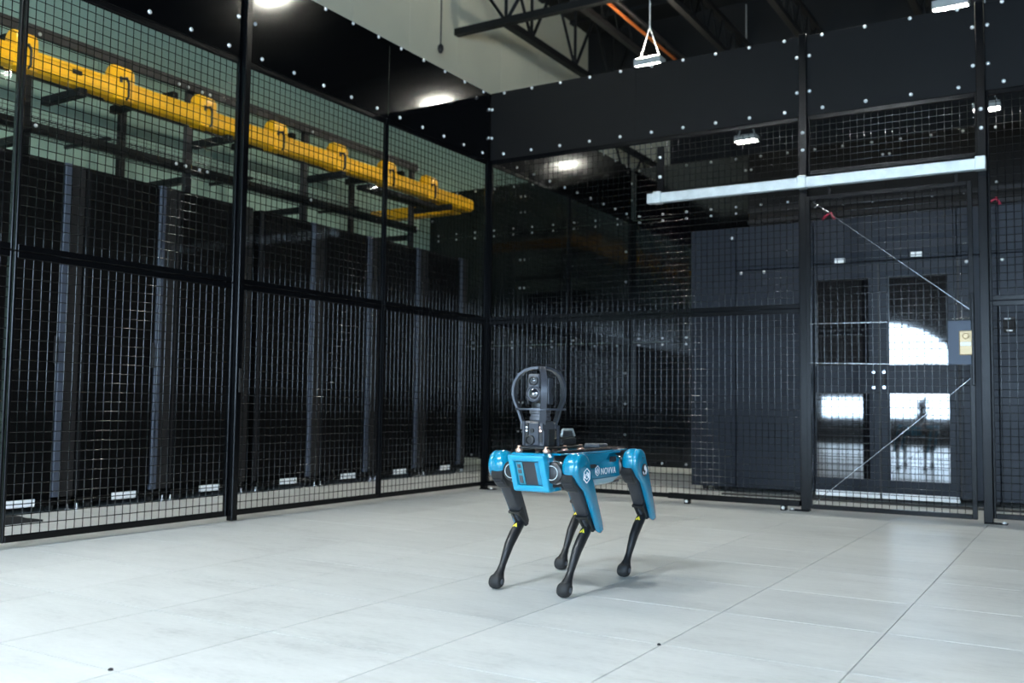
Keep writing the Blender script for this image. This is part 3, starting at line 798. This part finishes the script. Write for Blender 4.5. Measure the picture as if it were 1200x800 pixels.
    # hip motor between body and leg
    hm = MB().lathe([(.030, -.062), (.044, -.055), (.048, -.03), (.048, .05), (.040, .062)], (sgn*.098, hy, .522), 1, 24).build('hip_motor', 'rblack', root, True)
    MB().lathe([(.0485, -.034), (.0505, -.030), (.0505, -.018), (.0485, -.014)], (sgn*.098, hy, .522), 1, 24).build('motor_ring', 'chrome', hm, True)
    rg = MB()
    n = 24; rs = []
    for i in range(n+1):
        a = 2*PI*i/n
        rs.append((sgn*.098+.029*math.cos(a), hy-.063, .522+.029*math.sin(a)))
    rg.tube(rs, .0020, 6).build('face_ring', 'galv', hm, 'all')
    MB().cyl((sgn*.10, hy, .528), (sgn*.150, hy, .535), .036, 18).build('hip_axle', 'rgrey', hm, True)
    return root
for fr in (True, False):
    for sd in (1, -1): leg(sd, fr)

# camera mast
MX, MY = 0.0, -.315
MS = thing('camera_mast', None, None); MS.parent = RB; MS.location = (MX, MY, 0)
pl_ = MB().bx(-.075, .075, -.07, .27, .618, .626, .002).build('base_plate', 'ink', MS)
foot_m = MB().lathe([(.010, 0), (.014, .004), (.017, .012), (.012, .017), (.008, .022), (.008, .030)], (0, 0, .6), 2, 14).mesh('mount_foot', 'copper', 'all')
for (a, b) in ((-.066, -.062), (.066, -.062), (.066, .10), (-.066, .10), (.066, .25), (-.066, .25)):
    put('mount_foot', foot_m, MS, (a, b, 0))
tw = MB().bx(-.054, .050, -.05, .035, .626, .735, .006).build('tower', 'mast', MS)
for xx in (-.034, .034):
    MB().bx(xx-.008, xx+.008, -.056, -.0495, .645, .726, .002).build('tower_slot', 'ink', tw)
MB().bx(-.022, .026, -.060, -.050, .632, .730, .003).build('tower_spine', 'guard', tw)
MB().bx(-.056, -.044, -.058, -.045, .630, .735, .003).build('tower_edge', 'guard', tw); MB().bx(.042, .052, -.058, -.045, .630, .735, .003).build('tower_edge', 'guard', tw)
MB().lathe([(.021, 0), (.021, -.012), (.015, -.015), (.014, -.008)], (-.012, -.060, .655), 1, 20).build('tower_port', 'ink', tw, True)
MB().lathe([(.009, 0), (.009, -.006)], (-.004, -.060, .695), 1, 12).build('tower_port', 'ink', tw)
for z in (.694, .708):
    for xx in (.034, -.034): MB().bx(xx-.005, xx+.005, -.0585, -.056, z-.004, z+.004, .001).build('status_light', 'led' if xx > 0 else 'decal', tw)
MB().bx(.050, .056, -.025, .03, .63, .70, .002).build('tower_cheek', 'ink', tw)
MB().bx(.045, .055, .065, .075, .626, .715).build('tower_rod', 'guard', tw)
col = MB().lathe([(.040, .735), (.046, .738), (.046, .752), (.042, .754), (.042, .765), (.046, .767), (.046, .785), (.038, .790)], (0, 0, 0), 2, 28).build('mast_collar', 'mast', MS, True)
# caged pan tilt camera
AX = math.radians(6)     # camera turns a little
pz = thing('camera_head', None, None); pz.parent = RB; pz.location = (MX, MY, 0); pz.rotation_euler = (0, 0, AX)
MB().ball((0.004, .012, .862), (.050, .062, .072), 24, 16).build('shell', 'rblack', pz, 'all')
MB().lathe([(.040, .785), (.043, .80), (.036, .83)], (0, .01, 0), 2, 24).build('neck', 'rblack', pz, True)
for s in (1, -1):
    MB().box((s*.047, -.002, .862), (.010, .050, .115), .004).build('yoke_arm', 'guard' if s > 0 else 'rblack', pz)
fp = MB().box((-.004, -.052, .905), (.052, .03, .058), .005).build('upper_camera', 'mast', pz)
MB().lathe([(.020, 0), (.020, -.012), (.016, -.014), (.013, -.009)], (-.002, -.067, .905), 1, 20).build('lens_ring', 'rblack', fp, True)
MB().ball((-.002, -.073, .905), (.011, .005, .011), 14, 8).build('lens', 'lens', fp, 'all')
lp = MB().lathe([(.030, .04), (.036, .01), (.036, -.006), (.031, -.012), (.026, -.006)], (-.004, -.058, .850), 1, 26).build('lower_camera', 'mast', pz, True)
MB().ball((-.004, -.062, .850), (.024, .009, .024), 18, 10).build('lens', 'lens', lp, 'all')
MB().ball((-.004, -.0705, .850), (.007, .003, .007), 12, 8).build('lens_glint', 'chrome', lp, 'all')
# guard: four diagonal hoops, belt ring
gd = thing('camera_guard', None, None); gd.parent = RB; gd.location = (MX, MY, 0)
profile = [(.080, .722), (.091, .752), (.103, .785), (.119, .818), (.126, .846), (.126, .874), (.118, .903), (.100, .932), (.072, .951), (.038, .961), (.0, .963)]
HOOPS = [math.radians(-90+36+120*k) for k in range(3)]
for a in HOOPS:
    ca, sa = math.cos(a), math.sin(a)
    pts = [(r*ca, r*sa, z) for r, z in profile]
    nr = []
    for i in range(len(profile)):
        r0, z0 = profile[max(i-1, 0)]; r1, z1 = profile[min(i+1, len(profile)-1)]
        d = Vector((r1-r0, z1-z0)).normalized(); nn = Vector((d.y, -d.x)); nr.append((nn.x*ca, nn.x*sa, nn.y))
    MB().band(pts, .026, .010, nr).build('guard_hoop', 'guard', gd, True)
    MB().box((.083*ca, .083*sa, .712), (.012, .024, .03), .003, rot=None).build('hoop_lug', 'mast', gd)
n = 40; m = MB()
rs = []
for i in range(n+1):
    a = 2*PI*i/n; c_, s_ = math.cos(a), math.sin(a)
    rs.append([(.105*c_, .105*s_, .781), (.109*c_, .109*s_, .781), (.109*c_, .109*s_, .789), (.105*c_, .105*s_, .789)])
m.rings(rs, False); m.build('belt_ring', 'guard', gd, True)
# support arms from tower to hoops
for a in HOOPS:
    MB().cyl((.04*math.cos(a), .04*math.sin(a), .705), (.085*math.cos(a), .085*math.sin(a), .715), .007, 8).build('support_arm', 'mast', gd)
# electronics behind the mast
eb = MB().bx(-.055, .055, .085, .235, .626, .664, .008).build('electronics_box', 'rblack', MS)
MB().prism([(.10, .664), (.225, .664), (.205, .690), (.12, .690)], 0, -.045, .045, .004).build('box_lid', 'rgrey', eb, True)
MB().tube([(.048, .10, .668), (.048, .115, .697), (.048, .205, .697), (.048, .225, .668)], .0055, 8).build('box_handle', 'galv', eb, 'all')
MB().tube([(-.048, .10, .668), (-.048, .115, .697), (-.048, .205, .697), (-.048, .225, .668)], .0055, 8).build('box_handle', 'galv', eb, 'all')
MB().tube([(-.01, .06, .64), (.02, .10, .66), (.05, .12, .645), (.06, .09, .632)], .005, 8).build('cable', 'ink', eb, 'all')

# lettering and marks
def text(s, size, loc, rot, parent, name, m='decal'):
    cu_ = bpy.data.curves.new(name, 'FONT'); cu_.body = s; cu_.size = size; cu_.extrude = .0006; cu_.align_x = 'LEFT'; cu_.space_character = 1.16
    cu_.materials.append(MT[m]); o = bpy.data.objects.new(name, cu_); C.objects.link(o)
    bpy.context.view_layer.update()
    me = bpy.data.meshes.new_from_object(o.evaluated_get(bpy.context.evaluated_depsgraph_get()))
    bpy.data.objects.remove(o); bpy.data.curves.remove(cu_)
    o = put(name, me, parent, loc); o.rotation_euler = rot
    return o
text("NOVVA", .041, (.1335, .005, .496), (PI/2, 0, PI/2), BO, 'lettering')
def hexlogo(c, r, x, parent, lean=0.):
    m = MB()
    def ring(rad, wdt, n, rot, oy=0, oz=0, a0=0, a1=None):
        P = [(c[0]+oy+rad*math.sin(rot+2*PI*k/n), c[1]+oz+rad*math.cos(rot+2*PI*k/n)) for k in range(n+1)]
        if a1: P = P[a0:a1]
        for p, q in zip(P, P[1:]):
            m.cyl((x, p[0], p[1]), (x, q[0], q[1]), wdt, 6)
    ring(r, r*.07, 6, 0); ring(r*.52, r*.06, 6, 0, 0, 0, 0, 6)
    m.cyl((x, c[0]-r*.87, c[1]-r*.1), (x, c[0], c[1]-r*.5), r*.06, 6); m.cyl((x, c[0], c[1]+r*.5), (x, c[0]+r*.1, c[1]-r*.1), r*.06, 6)
    return m.build('emblem', 'decal', parent)
hexlogo((-.028, .514), .022, .1328, BO)
for o in [o for o in RB.children if o.name.startswith('leg')]:
    pass
legs = [o for o in RB.children if o.name.split('.')[0] == 'leg']
def cover_of(l): return [c for c in l.children if c.name.startswith('cover')][0]
hexlogo((-.300, .512), .030, .168+.0525+sk(.508, 1), cover_of(legs[0]))
# round black and white emblem on the hind cover
cx_ = .168+.0522+sk(.51, 1)
MB().lathe([(.030, 0), (.030, .0015)], (cx_, .298, .505), 0, 24).build('emblem', 'ink', cover_of(legs[2]))
MB().prism([(0.303, .528), (0.318, .515), (0.325, .500), (0.313, .484), (0.303, .487), (0.310, .500), (0.295, .507), (0.291, .519)], 0, cx_+.0015, cx_+.0028).build('emblem', 'decal', cover_of(legs[2]))
MB().prism([(0.277, .500), (0.287, .497), (0.295, .484), (0.285, .486)], 0, cx_+.0015, cx_+.0028).build('emblem', 'decal', cover_of(legs[2]))
# two specks on the floor
tag(MB().lathe([(.008, 0), (.007, .005), (.002, .007)], (0, 0, 0), 2, 8).build('floor_speck', 'ink', None, 'all', (2.44, -5.826, 0)), 'dark speck of grit where four pale floor tiles meet', 'speck', 'specks of grit on the floor tiles')
tag(MB().lathe([(.007, 0), (.006, .004), (.002, .006)], (0, 0, 0), 2, 8).build('floor_speck', 'ink', None, 'all', (3.684, -4.617, 0)), 'tiny dark speck of grit midway along a floor tile joint', 'speck', 'specks of grit on the floor tiles')
